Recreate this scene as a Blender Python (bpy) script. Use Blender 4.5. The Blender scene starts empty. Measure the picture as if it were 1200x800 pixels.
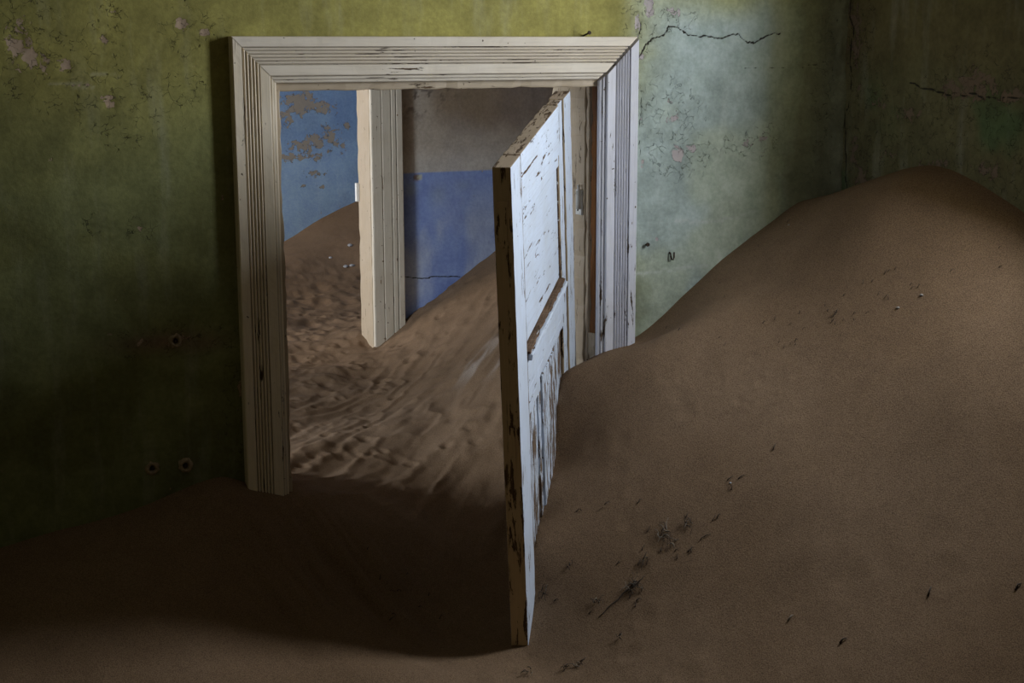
import bpy, bmesh, math, random
import numpy as np
from mathutils import Vector, Euler, Matrix, noise
random.seed(4); np.random.seed(4)
C = bpy.context.scene.collection
SC = bpy.context.scene

# ------------------------------------------------------------------ camera
cd = bpy.data.cameras.new('camera'); cam = bpy.data.objects.new('camera', cd); C.objects.link(cam)
cam.location = (-1.0454, -3.6597, 2.0841)
cam.rotation_euler = (1.37675, 0.00238, -0.43375)
cd.lens = 52.5545; cd.sensor_width = 36; cd.clip_start = 0.05; cd.clip_end = 100
SC.camera = cam

# ------------------------------------------------------------------ light
world = bpy.data.worlds.new('world'); SC.world = world; world.use_nodes = True
bg = world.node_tree.nodes['Background']
bg.inputs[0].default_value = (0.55, 0.72, 1.0, 1); bg.inputs[1].default_value = 0.6
SC.view_settings.view_transform = 'Standard'
SC.view_settings.look = 'None'
SC.view_settings.gamma = 1
SC.view_settings.exposure = 0.22

def area(name, loc, rot, sx, sy, power, col, spread=180):
    l = bpy.data.lights.new(name, 'AREA'); l.shape = 'RECTANGLE'; l.size = sx; l.size_y = sy
    l.energy = power; l.color = col; l.spread = math.radians(spread)
    o = bpy.data.objects.new(name, l); C.objects.link(o); o.location = loc; o.rotation_euler = rot
    return o
# sky light standing in the window openings (each fills the outer face of its own opening)
RX = 1.73            # right wall plane of the front room
WY0, WY1, WZ0, WZ1 = -1.26, -0.92, 1.90, 2.75      # window of the front room, in the right wall
WT = 0.08            # its wall's thickness
area('window_sky_front', (RX+WT+.01, (WY0+WY1)/2, (WZ0+WZ1)/2), (0, math.radians(90), 0), WZ1-WZ0, WY1-WY0, 37, (0.86, 0.92, 1.0))
LX2 = -1.7
area('window_sky_middle', (LX2-.21, .60, 1.75), (0, math.radians(-90), 0), 1.1, .6, 58, (0.80, 0.89, 1.0))
area('window_sky_far', (-1.41, 3.15, 1.85), (0, math.radians(-90), 0), 1.1, 1.0, 45, (1.0, 0.95, 0.90))

# ------------------------------------------------------------------ helpers
def tag(o, label=None, cat=None, group=None, kind=None):
    if label: o['label'] = label
    if cat: o['category'] = cat
    if group: o['group'] = group
    if kind: o['kind'] = kind
    return o
def empty(name, loc=(0, 0, 0), rot=(0, 0, 0)):
    o = bpy.data.objects.new(name, None); C.objects.link(o); o.location = loc; o.rotation_euler = rot
    o.empty_display_size = .1
    return o
def link(name, me, mat, parent=None, smooth=False):
    o = bpy.data.objects.new(name, me); C.objects.link(o)
    if mat:
        for m in (mat if isinstance(mat, (list, tuple)) else [mat]): me.materials.append(m)
    if smooth: me.polygons.foreach_set('use_smooth', [True]*len(me.polygons))
    if parent: o.parent = parent
    return o
def from_bm(name, bm, mat, parent=None, smooth=False):
    me = bpy.data.meshes.new(name); bm.to_mesh(me); bm.free(); me.update()
    return link(name, me, mat, parent, smooth)
def add_box(bm, x0, x1, y0, y1, z0, z1, bev=0.0):
    vs = [bm.verts.new(p) for p in ((x0,y0,z0),(x1,y0,z0),(x1,y1,z0),(x0,y1,z0),(x0,y0,z1),(x1,y0,z1),(x1,y1,z1),(x0,y1,z1))]
    fs = [bm.faces.new([vs[i] for i in f]) for f in ((3,2,1,0),(4,5,6,7),(0,1,5,4),(1,2,6,5),(2,3,7,6),(3,0,4,7))]
    if bev:
        es = list({e for f in fs for e in f.edges})
        bmesh.ops.bevel(bm, geom=es, offset=bev, segments=2, affect='EDGES', profile=.6)
    return fs
def box(name, b, mat, parent=None, bev=0.0):
    bm = bmesh.new(); add_box(bm, *b, bev=bev); bmesh.ops.recalc_face_normals(bm, faces=bm.faces[:])
    return from_bm(name, bm, mat, parent)
def worn_bar(name, b, mat, parent, axis, step=.02, wear=.0025, bev=.004, seed=0):
    """a board divided along its length whose arrises are knocked back unevenly"""
    bm = bmesh.new(); add_box(bm, *b, bev=bev)
    lo, hi = b[axis*2], b[axis*2+1]; n = max(1, int((hi-lo)/step))
    for i in range(1, n):
        co = [0,0,0]; co[axis] = lo+(hi-lo)*i/n; no = [0,0,0]; no[axis] = 1
        bmesh.ops.bisect_plane(bm, geom=bm.verts[:]+bm.edges[:]+bm.faces[:], plane_co=co, plane_no=no)
    ctr = Vector(((b[0]+b[1])/2, (b[2]+b[3])/2, (b[4]+b[5])/2))
    o2 = [a for a in range(3) if a != axis]
    for v in bm.verts:
        k = noise.noise(Vector((v.co[axis]*23+seed, (v.co[o2[0]] > ctr[o2[0]])*7.3, (v.co[o2[1]] > ctr[o2[1]])*3.1)))
        k2 = noise.noise(Vector((v.co[axis]*70+seed, (v.co[o2[0]] > ctr[o2[0]])*5.3, (v.co[o2[1]] > ctr[o2[1]])*9.1)))
        d = max(0, k+.15)*wear*1.6 + max(0, k2-.1)*wear
        for a in o2: v.co[a] += d*(-1 if v.co[a] > ctr[a] else 1)
    bmesh.ops.recalc_face_normals(bm, faces=bm.faces[:])
    return from_bm(name, bm, mat, parent)
def grid_mesh(name, P, keep=None, flip=False):
    """P: (n,m,3) array of points -> quad mesh by foreach_set"""
    n, m = P.shape[:2]
    idx = np.arange(n*m).reshape(n, m)
    q = np.stack([idx[:-1,:-1], idx[1:,:-1], idx[1:,1:], idx[:-1,1:]], -1)
    if flip: q = q[..., ::-1]
    q = q[keep] if keep is not None else q.reshape(-1, 4)
    me = bpy.data.meshes.new(name)
    me.vertices.add(n*m); me.vertices.foreach_set('co', P.reshape(-1, 3).astype(np.float32).ravel())
    me.loops.add(q.size); me.loops.foreach_set('vertex_index', q.astype(np.int32).ravel())
    me.polygons.add(len(q)); me.polygons.foreach_set('loop_start', (np.arange(len(q))*4).astype(np.int32))
    me.polygons.foreach_set('loop_total', np.full(len(q), 4, np.int32))
    me.update(calc_edges=True); me.validate()
    return me
def fattr(me, name, arr):
    a = me.attributes.new(name, 'FLOAT', 'POINT'); a.data.foreach_set('value', arr.astype(np.float32).ravel())
def cattr(me, name, arr):
    a = me.attributes.new(name, 'FLOAT_COLOR', 'POINT')
    r = np.ones((arr.reshape(-1, 3).shape[0], 4), np.float32); r[:, :3] = arr.reshape(-1, 3)
    a.data.foreach_set('color', r.ravel())
# numpy value noise, smooth, for relief and paint variation
_tab = np.random.RandomState(11).rand(256, 256)
def vn(x, y, s=0):
    x = np.asarray(x, float)+s*17.31; y = np.asarray(y, float)+s*9.77
    xi = np.floor(x).astype(int); yi = np.floor(y).astype(int); fx = x-xi; fy = y-yi
    fx = fx*fx*(3-2*fx); fy = fy*fy*(3-2*fy)
    g = lambda a, b: _tab[a & 255, b & 255]
    return (g(xi,yi)*(1-fx)+g(xi+1,yi)*fx)*(1-fy)+(g(xi,yi+1)*(1-fx)+g(xi+1,yi+1)*fx)*fy
def fbm(x, y, s=0, o=4):
    r = 0; a = .5; t = 0
    for i in range(o):
        r = r+a*vn(x*2**i, y*2**i, s+i); t += a; a *= .5
    return r/t
def sstep(a, b, x):
    t = np.clip((x-a)/(b-a), 0, 1); return t*t*(3-2*t)

# ------------------------------------------------------------------ materials
class NT:
    def __init__(s, name):
        s.m = bpy.data.materials.new(name); s.m.use_nodes = True; s.t = s.m.node_tree; s.n = s.t.nodes
        s.b = s.n['Principled BSDF']; s.b.inputs['Specular IOR Level'].default_value = .25
        s.co = s.n.new('ShaderNodeTexCoord').outputs['Object']
    def w(s, a, b): s.t.links.new(a, b)
    def setin(s, sock, v):
        if isinstance(v, bpy.types.NodeSocket): s.w(v, sock)
        elif isinstance(v, (tuple, list)) and sock.type == 'RGBA': sock.default_value = (*v[:3], 1)
        else: sock.default_value = v
    def mapping(s, scale=(1,1,1), loc=(0,0,0), rot=(0,0,0)):
        n = s.n.new('ShaderNodeMapping'); s.w(s.co, n.inputs[0]); n.inputs['Scale'].default_value = scale
        n.inputs['Location'].default_value = loc; n.inputs['Rotation'].default_value = rot; return n.outputs[0]
    def noise(s, scale, detail=4, rough=.55, vec=None, dist=0):
        n = s.n.new('ShaderNodeTexNoise'); s.w(vec or s.co, n.inputs['Vector']); n.inputs['Scale'].default_value = scale
        n.inputs['Detail'].default_value = detail; n.inputs['Roughness'].default_value = rough; n.inputs['Distortion'].default_value = dist
        return n.outputs[0]
    def voro(s, scale, feature='DISTANCE_TO_EDGE', vec=None, rnd=1):
        n = s.n.new('ShaderNodeTexVoronoi'); n.feature = feature; s.w(vec or s.co, n.inputs['Vector'])
        n.inputs['Scale'].default_value = scale; n.inputs['Randomness'].default_value = rnd
        return n.outputs['Distance']
    def ramp(s, v, a, b, lo=0., hi=1.):
        n = s.n.new('ShaderNodeMapRange'); n.interpolation_type = 'SMOOTHSTEP'; s.w(v, n.inputs[0])
        n.inputs[1].default_value = a; n.inputs[2].default_value = b; n.inputs[3].default_value = lo; n.inputs[4].default_value = hi
        return n.outputs[0]
    def math(s, op, a, b=0.):
        n = s.n.new('ShaderNodeMath'); n.operation = op; s.setin(n.inputs[0], a); s.setin(n.inputs[1], b); return n.outputs[0]
    def mix(s, f, a, b, mode='MIX'):
        n = s.n.new('ShaderNodeMix'); n.data_type = 'RGBA'; n.blend_type = mode
        s.setin(n.inputs[0], f); s.setin(n.inputs[6], a); s.setin(n.inputs[7], b); return n.outputs[2]
    def attr(s, name, out='Fac'):
        n = s.n.new('ShaderNodeAttribute'); n.attribute_name = name; return n.outputs[out]
    def bump(s, h, strength=.4, dist=.002):
        n = s.n.new('ShaderNodeBump'); s.w(h, n.inputs['Height']); n.inputs['Strength'].default_value = strength
        n.inputs['Distance'].default_value = dist; s.w(n.outputs[0], s.b.inputs['Normal'])
    def done(s, col, rough=.85):
        s.setin(s.b.inputs['Base Color'], col); s.setin(s.b.inputs['Roughness'], rough); return s.m

def wall_mat(name, plaster, pl2, crack_dark=(.035, .03, .022), peelk=.85, grime=(.05, .05, .02), noisek=1.):
    s = NT(name)
    big = s.noise(2.2, 5, .6); med = s.noise(11, 5, .65); fine = s.noise(75, 4, .7); streak = s.noise(3, 4, .6, s.mapping((5, 5, .8)))
    base = s.attr('paint', 'Color')
    c = s.mix(s.ramp(big, .38, .7, 0, .4*noisek), base, grime)
    c = s.mix(s.ramp(streak, .5, .75, 0, .22*noisek), c, s.mix(.5, base, (.75, .75, .68)))
    c = s.mix(.35*noisek, c, s.ramp(med, .3, .7, .3, .8), 'OVERLAY')
    c = s.mix(.18, c, s.ramp(fine, .3, .7, .2, .8), 'OVERLAY')
    # small specks of lost paint
    speck = s.ramp(s.noise(38, 3, .55), .70, .72)
    speck = s.math('MULTIPLY', speck, s.ramp(big, .5, .62))
    p = s.math('ADD', s.attr('peel'), s.math('MULTIPLY', s.math('SUBTRACT', s.noise(30, 6, .68, dist=.4), .5), peelk*2))
    m = s.ramp(p, .49, .51)
    m = s.math('MAXIMUM', m, s.math('MULTIPLY', speck, .8))
    pc = s.mix(s.noise(22, 5, .6), plaster, pl2)
    if name.startswith('green'):        # the bare coat right of the doorway is a pinker plaster
        sx = s.n.new('ShaderNodeSeparateXYZ'); s.w(s.co, sx.inputs[0]); pc = s.mix(s.ramp(sx.outputs[0], .85, 1.0), pc, (.50, .44, .43))
    c = s.mix(m, c, pc)
    # the lifted rim round each bare patch
    rim = s.math('SUBTRACT', s.ramp(p, .46, .49), s.ramp(p, .505, .53))
    c = s.mix(s.math('MULTIPLY', rim, s.ramp(s.noise(48, 2), .45, .6, 0, .8)), c, crack_dark)
    # crazing around them
    wv = s.n.new('ShaderNodeVectorMath'); wv.operation = 'MULTIPLY_ADD'
    nz = s.n.new('ShaderNodeTexNoise'); s.w(s.co, nz.inputs['Vector']); nz.inputs['Scale'].default_value = 28; nz.inputs['Detail'].default_value = 4
    s.w(nz.outputs['Color'], wv.inputs[0]); wv.inputs[1].default_value = (.06, .06, .06); s.w(s.co, wv.inputs[2])
    vd = s.voro(38, vec=wv.outputs[0])
    crz = s.math('MULTIPLY', s.ramp(vd, .008, .028, 1, 0), s.ramp(s.math('ADD', s.attr('flake'), s.math('SUBTRACT', s.noise(17, 3), .5)), .42, .6))
    crz = s.math('MULTIPLY', crz, s.ramp(s.noise(33, 2), .46, .56))
    c = s.mix(s.math('MULTIPLY', crz, .6), c, crack_dark)
    # the long cracks, by distance to them
    cr = s.ramp(s.math('ADD', s.attr('crack'), s.math('MULTIPLY', s.math('SUBTRACT', s.noise(60, 3), .5), .003)), .0010, .0026, 1, 0)
    c = s.mix(cr, c, crack_dark)
    h = s.math('SUBTRACT', s.math('MULTIPLY', s.math('ADD', s.math('MULTIPLY', fine, .3), s.math('MULTIPLY', med, .6)), 1.),
               s.math('ADD', s.math('MULTIPLY', m, .6), s.math('MULTIPLY', s.math('ADD', crz, cr), .9)))
    s.bump(h, .75, .004)
    return s.done(c, .9)

def wood_mat(name, paint, wood, grain='Z', chip=.62, soft=.02, groove=True, dark=(.06, .04, .025), chipscale=1., edge=0.):
    """old oil paint, cracked and flaked along the grain, over weathered wood"""
    s = NT(name)
    k = {'X': (.16, 1, 1), 'Y': (1, .16, 1), 'Z': (1, 1, .16)}[grain]
    k2 = {'X': (.05, 1, 1), 'Y': (1, .05, 1), 'Z': (1, 1, .05)}[grain]
    v = s.mapping(k); v2 = s.mapping(k2)
    big = s.noise(5*chipscale, 4, .6, v); mid = s.noise(55*chipscale, 5, .7, v, .3); fib = s.noise(190, 4, .7, v2); hair = s.noise(120, 3, .6, v2)
    t = s.math('ADD', s.math('MULTIPLY', mid, .75), s.math('MULTIPLY', big, .33))
    if groove: t = s.math('ADD', t, s.math('MULTIPLY', s.attr('groove'), .085))
    m = s.ramp(t, chip, chip+soft)
    dot = s.ramp(s.noise(70*chipscale, 2, .5), .735, .745)
    m = s.math('MAXIMUM', m, dot)
    hl = s.math('MULTIPLY', s.ramp(hair, .66, .69), s.ramp(big, .47, .6))
    m = s.math('MAXIMUM', m, s.math('MULTIPLY', hl, .85))
    pc = s.mix(s.ramp(s.noise(9, 4), .35, .7, 0, .35), paint, tuple(a*b for a, b in zip(paint, (.82, .78, .70))))
    pc = s.mix(s.ramp(fib, .4, .75, 0, .16), pc, wood)
    if groove: pc = s.mix(s.math('MULTIPLY', s.attr('groove'), .45), pc, (.16, .13, .09))
    wc = s.mix(s.ramp(fib, .3, .7), wood, dark)
    c = s.mix(m, pc, wc)
    s.bump(s.math('SUBTRACT', s.math('MULTIPLY', fib, .22), s.math('MULTIPLY', m, .9)), .7, .0025)
    return s.done(c, s.ramp(m, 0, 1, .5, .9))

M = {}
M['wall'] = wall_mat('green_limewash_over_plaster', (.50, .36, .25), (.38, .29, .20))
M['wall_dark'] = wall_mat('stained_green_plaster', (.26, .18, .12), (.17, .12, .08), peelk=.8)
M['blue'] = wall_mat('blue_dado_and_bare_plaster', (.46, .42, .34), (.40, .36, .3), peelk=.3, grime=(.07, .09, .2), noisek=.6)
M['sky_blue'] = wall_mat('pale_blue_peeling_plaster', (.50, .43, .33), (.36, .33, .29), peelk=.75, grime=(.10, .16, .30), noisek=.6)
WH = (.78, .77, .74); BR = (.20, .13, .08)
M['door_z'] = wood_mat('white_paint_upright_grain', (.62, .69, .80), BR, 'Z', .625, groove=False)
M['door_x'] = wood_mat('white_paint_level_grain', (.62, .69, .80), BR, 'X', .625, groove=False)
M['door_worn'] = wood_mat('white_paint_badly_flaked', (.62, .69, .80), BR, 'Z', .525, groove=False)
M['door_edge'] = wood_mat('tan_paint_crazed_edge', (.62, .47, .30), (.16, .10, .055), 'Z', .585, groove=False, dark=(.08, .05, .03))
M['door_top'] = wood_mat('tan_paint_level_edge', (.52, .41, .32), (.20, .13, .08), 'X', .585, groove=False, dark=(.04, .025, .015))
M['case_z'] = wood_mat('casing_paint_upright', (.86, .75, .58), (.15, .10, .06), 'Z', .655)  # left board: warm bounce light tinted into the cream paint
M['case_right'] = wood_mat('casing_paint_right', (.76, .76, .82), (.15, .10, .06), 'Z', .635)
M['case_x'] = wood_mat('casing_paint_level', (.86, .77, .64), (.15, .10, .06), 'X', .665)
M['jamb'] = wood_mat('cream_lining_paint', (.52, .42, .30), (.13, .08, .045), 'Z', .665, groove=False)
M['jamb_x'] = wood_mat('cream_lining_paint_level', (.52, .42, .30), (.13, .08, .045), 'X', .63, groove=False)
M['far_case'] = wood_mat('far_casing_paint', (.66, .60, .49), (.28, .18, .09), 'Z', .66)
M['far_case_x'] = wood_mat('far_casing_paint_level', (.66, .60, .49), (.28, .18, .09), 'X', .66)
def raw_wood():
    s = NT('raw_orange_pine'); f = s.noise(160, 5, .65, s.mapping((1, 1, .05))); b = s.noise(9, 3, .5, s.mapping((1, 1, .3)))
    c = s.mix(f, (.30, .125, .035), (.13, .05, .018)); c = s.mix(s.ramp(b, .5, .75, 0, .7), c, (.09, .05, .03))
    s.bump(f, .5, .002); return s.done(c, .75)
M['raw'] = raw_wood()
def flat(name, col, rough=.8, metal=0., var=.3, scale=60):
    s = NT(name); n = s.noise(scale, 4, .6); s.b.inputs['Metallic'].default_value = metal
    c = s.mix(s.ramp(n, .35, .7, 0, 1), col, tuple(x*(1-var) for x in col)); s.bump(n, .3, .001); return s.done(c, rough)
M['void'] = flat('dusty_dark_masonry', (.05, .04, .03))
M['bare'] = wood_mat('stripped_brown_wood', (.62, .60, .56), (.20, .12, .07), 'X', .40, groove=False, dark=(.07, .04, .022))
M['iron'] = flat('rusted_iron', (.07, .045, .03), .7, .4, .6, 200)
M['painted_iron'] = wood_mat('painted_iron_hinge', (.85, .85, .82), (.12, .10, .07), 'Z', .68, groove=False, chipscale=2)
M['twig'] = flat('dry_brown_twig', (.085, .062, .045), .9, 0, .5, 300)
M['straw'] = flat('bleached_stalk', (.27, .23, .18), .9, 0, .4, 300)
M['stone'] = flat('pale_grit', (.34, .31, .28), .9, 0, .4, 200)
M['shell'] = flat('pale_plaster_crumb', (.50, .52, .55), .9, 0, .3, 200)
M['plug'] = flat('crumbled_plug_plaster', (.42, .33, .22), .95, 0, .4, 120)
M['outer'] = flat('dim_limewash', (.36, .33, .17), .95, 0, .3, 3)
M['ceiling'] = flat('old_ceiling_boards', (.30, .25, .19), .95, 0, .3, 4)
M['floorboards'] = flat('buried_floorboards', (.16, .11, .07), .9, 0, .3, 9)
def sand_mat():
    s = NT('fine_desert_sand'); s.b.inputs['Specular IOR Level'].default_value = .08
    g = s.noise(420, 2, .55); g2 = s.noise(260, 3, .6); med = s.noise(14, 5, .6); big = s.noise(1.6, 4, .55)
    c = s.mix(s.ramp(big, .35, .65), (.190, .122, .072), (.215, .142, .088))
    c = s.mix(s.ramp(med, .4, .72, 0, .35), c, (.155, .10, .062))
    c = s.mix(s.ramp(s.attr('pale'), .0, 1.), c, (.36, .30, .25))
    c = s.mix(.42, c, s.ramp(g, .32, .68, .08, .92), 'OVERLAY')
    dk = s.ramp(s.noise(420, 1, .5), .69, .74)
    c = s.mix(s.math('MULTIPLY', dk, .55), c, (.10, .07, .045))
    h = s.math('ADD', s.math('MULTIPLY', g2, .6), s.math('ADD', s.math('MULTIPLY', g, .35), s.math('MULTIPLY', med, .9)))
    s.bump(h, .55, .0028)
    return s.done(c, .95)
M['sand'] = sand_mat()

# ------------------------------------------------------------------ the sand's height
def tps(pts, lam=2e-4):
    P = np.array(pts, float); n = len(P); xy = P[:, :2]
    d2 = ((xy[:, None]-xy[None])**2).sum(-1); K = np.where(d2 > 0, d2*np.log(np.maximum(d2, 1e-12))*.5, 0)+np.eye(n)*lam
    Q = np.c_[np.ones(n), xy]; A = np.block([[K, Q], [Q.T, np.zeros((3, 3))]])
    w = np.linalg.solve(A, np.r_[P[:, 2], 0, 0, 0])
    def f(x, y):
        x = np.asarray(x, float); y = np.asarray(y, float); r = w[n]+w[n+1]*x+w[n+2]*y
        for i in range(n):
            d = (x-xy[i, 0])**2+(y-xy[i, 1])**2
            r = r+w[i]*.5*d*np.log(np.maximum(d, 1e-12))
        return r
    return f
# right of the door: the tall drift that climbs to the right-hand wall
RIGHT = [(.90,.03,1.215),(1.029,0,1.272),(1.191,0,1.382),(1.333,0,1.485),(1.493,0,1.582),(1.597,0,1.635),(1.72,-.01,1.638),
 (1.73,-.185,1.714),(1.73,-.295,1.746),(1.73,-.384,1.76),(1.73,-.505,1.75),(1.73,-.638,1.717),(1.73,-.765,1.672),
 (1.73,-1.0,1.54),(1.73,-1.4,1.30),(1.73,-2,1.10),(1.73,-3,1.0),(1.73,-4.5,.9),
 (.905,.12,1.13),(.86,.03,1.16),(.815,-.04,1.205),(.765,-.11,1.222),
 (.745,-.13,1.212),(.725,-.16,1.165),(.68,-.22,1.09),(.66,-.26,1.03),(.585,-.36,.965),(.555,-.40,.925),(.492,-.49,.87),(.46,-.535,.785),(.404,-.62,.69),
 (.81,-.20,1.225),(.895,-.23,1.276),(1.0,-.24,1.322),(1.13,-.25,1.372),(1.28,-.25,1.43),(1.45,-.28,1.56),
 (1.0,-.09,1.262),(1.12,-.10,1.335),
 (1.2,-.5,1.33),(1.2,-1.,1.13),(.8,-1.,.83),(.8,-.6,1.02),(.62,-.75,.80),(.4,-1.2,.64),(.0,-1.5,.60),(1.2,-1.6,.93),(.8,-1.6,.72),(.2,-.8,.66),
 (1.0,-.4,1.25),(1.45,-.6,1.52),(1.0,-.8,1.07),(1.4,-1.,1.33),(.5,-2.5,.6),(1.2,-3,.75),(-.5,-2,.6),(-.5,-4,.6),(-1.5,-3,.6),(1,-4.5,.7),(1.5,-.45,1.62),(1.62,-.40,1.725),(1.6,-.2,1.68)]
# left of the door: the hollow, the passage and the rooms behind
LEFT = [(-2.6,0,.75),(-1.4,0,.82),(-.721,0,.898),(-.569,0,.924),(-.465,0,.938),(-.358,0,.961),(-.249,0,.999),(-.172,0,1.009),(-.106,0,.985),(-.023,0,.958),
 (.02,0,.95),(.12,-.02,.91),(.27,0,.85),(.42,0,.80),(.58,0,.80),(.70,0,.83),(.80,.02,.88),(.90,.1,.98),
 (.404,-.62,.69),(.46,-.50,.70),(.55,-.36,.72),(.66,-.22,.76),(.25,-.45,.67),(.40,-.25,.71),(.1,-.25,.80),(-.1,-.3,.82),(-.2,-.55,.74),(0,-.6,.70),(.2,-.8,.66),
 (-.45,-.35,.85),(-.7,-.4,.81),(-.7,-1,.70),(-1.5,-1,.7),(-2.6,-2,.65),(-.2,-1.,.66),(0,-1.5,.6),(.4,-1.2,.64),(-.5,-2,.6),(-.5,-4,.6),(-2.6,-4.5,.6),(1,-4.5,.7),(.8,-1.6,.72),
 (0,.25,.93),(.2,.25,.895),(.4,.25,.855),(.6,.25,.84),(.8,.25,.93),(.0,.5,.91),(.2,.5,.905),(.45,.5,.88),(.65,.5,.90),(.82,.5,.97),(1.2,.5,1.22),(1.6,.5,1.45),
 (-.3,1,.88),(.1,1,.88),(.35,1,.87),(.66,1,.86),(.85,1,.93),(1.06,1,1.05),(1.4,1,1.25),(1.8,1,1.45),
 (.3,1.5,.89),(.6,1.5,.88),(.84,1.5,.875),(1.0,1.5,.93),(1.25,1.5,1.075),(1.6,1.5,1.28),(2,1.5,1.5),
 (.4,2,.88),(.7,2,.885),(.90,2,.89),(.944,2,.885),(1.065,2,.973),(1.262,2,1.093),(1.507,2,1.253),(1.8,2,1.44),(2.2,2,1.7),(3,1.5,1.9),(3,.5,1.9),
 (.5,2.3,.88),(.95,2.3,.90),(.6,2.7,.88),(1.0,2.7,.90),(1.4,2.7,.95),(.6,3,.88),(.9,3,.89),(1.2,3,.91),(1.55,3,.98),(.7,3.3,.94),(1.05,3.4,.955),(1.3,3.4,.97),
 (.8,3.55,.99),(1.05,3.6,1.0),(1.35,3.6,1.03),(.7,4,.92),(1.17,4,1.08),(1.37,4,1.19),(1.58,4,1.275),(0,3,.88),(-1.3,3,.85),(-1.3,4,.85),(-1.6,1,.85),(-1,2,.86),(0,4,.88)]
fR, fL = tps(RIGHT), tps(LEFT)
DO = Vector((.80484, -.03661, 1.96998)); DE = Euler((.006521, .151012, 4.099222)); DR = DE.to_matrix()
DW, DT = .902, .042
# trace of the door on the sand (plan), hinge foot -> free edge foot
TA = np.array((.885, .068)); TB = np.array((.404, -.622)); TD = (TB-TA)/np.linalg.norm(TB-TA); TN = np.array((-TD[1], TD[0]))   # TN points to the right of the door
DIMPLES = []
_r = random.Random(8)
for i in range(300): DIMPLES.append((_r.uniform(.3, 1.5), _r.uniform(1.45, 3.35), _r.uniform(.012, .045), _r.uniform(.002, .009), _r.uniform(-1, 1)))
for i in range(70): DIMPLES.append((_r.uniform(.0, .8), _r.uniform(.3, 1.4), _r.uniform(.012, .03), _r.uniform(.002, .007), _r.uniform(-1, 1)))
# faint old footprints in the big drift: two tracks climbing it
for i, (x, y) in enumerate([(.73,-.33),(.77,-.40),(.73,-.46),(.74,-.53),(.69,-.58),(.70,-.66),(.66,-.70),(.93,-.35),(.93,-.42),(.92,-.47),(.62,-.80),(.55,-.85)]):
    DIMPLES.append((x, y, .022, .0022, .5))
for i in range(26): DIMPLES.append((_r.uniform(.95, 1.65), _r.uniform(-.62, -.3), _r.uniform(.007, .014), _r.uniform(.0007, .002), 1))
for x, y in ((.30,-.72),(.16,-.62),(.52,-.98),(.60,-1.0),(.97,-1.1),(1.1,-1.25),(-.13,-.55)): DIMPLES.append((x, y, .035, .002, 0))
def sand_h(x, y, detail=True):
    x = np.asarray(x, float); y = np.asarray(y, float)
    a = fR(x, y); b = fL(x, y)
    sx = x-TA[0]; sy = y-TA[1]; along = sx*TD[0]+sy*TD[1]; side = sx*TN[0]+sy*TN[1]+.030
    L = np.linalg.norm(TB-TA)
    wd = .010+np.clip(along-L, 0, 5)*.8
    t = sstep(-wd, wd, side)
    # past the hinge the drift ends at the jamb
    t2 = sstep(.16, .10, y)*sstep(.84, .875, x)
    t = np.where(along < 0, t2, t)
    t = np.where(y > .16, 0, t)
    h = a*t+b*(1-t)
    if not detail: return h
    # wind ripples combed through the doorway
    u = x*.74-y*.67; v = x*.67+y*.74
    wob = fbm(x*3, y*3, 3)*2
    band = sstep(-.25, .1, y+.15*x)*sstep(2.2, 1.2, y)*(1-t)*sstep(-.1, .08, x)
    rip = 1-np.abs(2*((u*9.5+wob*1.5+fbm(u*8, v*1.3, 5)*3.0) % 1)-1)
    h = h+band*(.008*(rip**1.5-.4)+.075*(fbm(u*3.6, v*.9, 7, 2)-.5)+.011*(fbm(u*15, v*1.3, 9, 3)-.5))
    # trampled, lumpy sand in the rooms behind
    lump = sstep(1.0, 1.8, y)*sstep(4.2, 3.4, y)
    h = h+lump*(.07*(fbm(x*3.4, y*4, 12, 3)-.5)+.016*(np.abs(fbm(x*9, y*9, 14)-.5)*-2+.2))*sstep(1.75, 1.0, x+np.where(y < 2.1, .35, 0))
    # slumped flutes below the left casing
    fl = np.exp(-((x-.02)**2/.05+(y+.28)**2/.035))
    h = h+fl*.05*(fbm((x+y*.35)*14, y*2.2, 21)-.5)*2
    h = h+.016*np.exp(-(((x-.03)*1.+(y+.55)*.2)**2/.02+(y+.66)**2/.004))
    # soft unevenness everywhere
    h = h+.018*(fbm(x*2.1, y*2.1, 30)-.5)+.006*(fbm(x*11, y*11, 31)-.5)
    for cx, cy, r, d, asym in DIMPLES:
        q = ((x-cx)**2+(y-cy)**2)/(r*r)
        msk = q < 9
        if msk.any():
            qq = q[msk] if q.ndim else q
            e = -d*np.exp(-qq*1.2)+d*.45*np.exp(-(np.sqrt(qq)-1.35)**2*5)
            if q.ndim: h[msk] += e
            else: h = h+e
    return h
def hz(x, y): return float(sand_h(np.array([x]), np.array([y]))[0])

# ------------------------------------------------------------------ plaster walls
def seg_dist(X, Z, poly):
    d = np.full(X.shape, 9.)
    for (ax, az), (bx, bz) in zip(poly[:-1], poly[1:]):
        vx, vz = bx-ax, bz-az; t = np.clip(((X-ax)*vx+(Z-az)*vz)/(vx*vx+vz*vz), 0, 1)
        d = np.minimum(d, np.hypot(X-ax-t*vx, Z-az-t*vz))
    return d
def jag(poly, amp=.006, n=7, seed=1):
    r = random.Random(seed); out = [poly[0]]
    for (ax, az), (bx, bz) in zip(poly[:-1], poly[1:]):
        for i in range(1, n+1):
            t = i/n; k = 0 if i == n else 1
            out.append((ax+(bx-ax)*t+k*r.uniform(-amp, amp), az+(bz-az)*t+k*r.uniform(-amp, amp)))
    return out
def spots(X, Z, L, soft=.5):
    r = np.zeros(X.shape)
    for cx, cz, rx, rz, k in L:
        r = np.maximum(r, k*np.exp(-(((X-cx)/rx)**2+((Z-cz)/rz)**2)*soft*1.4))
    return r
def mixc(a, b, t): return a*(1-t[..., None])+np.array(b)*t[..., None]

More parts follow.
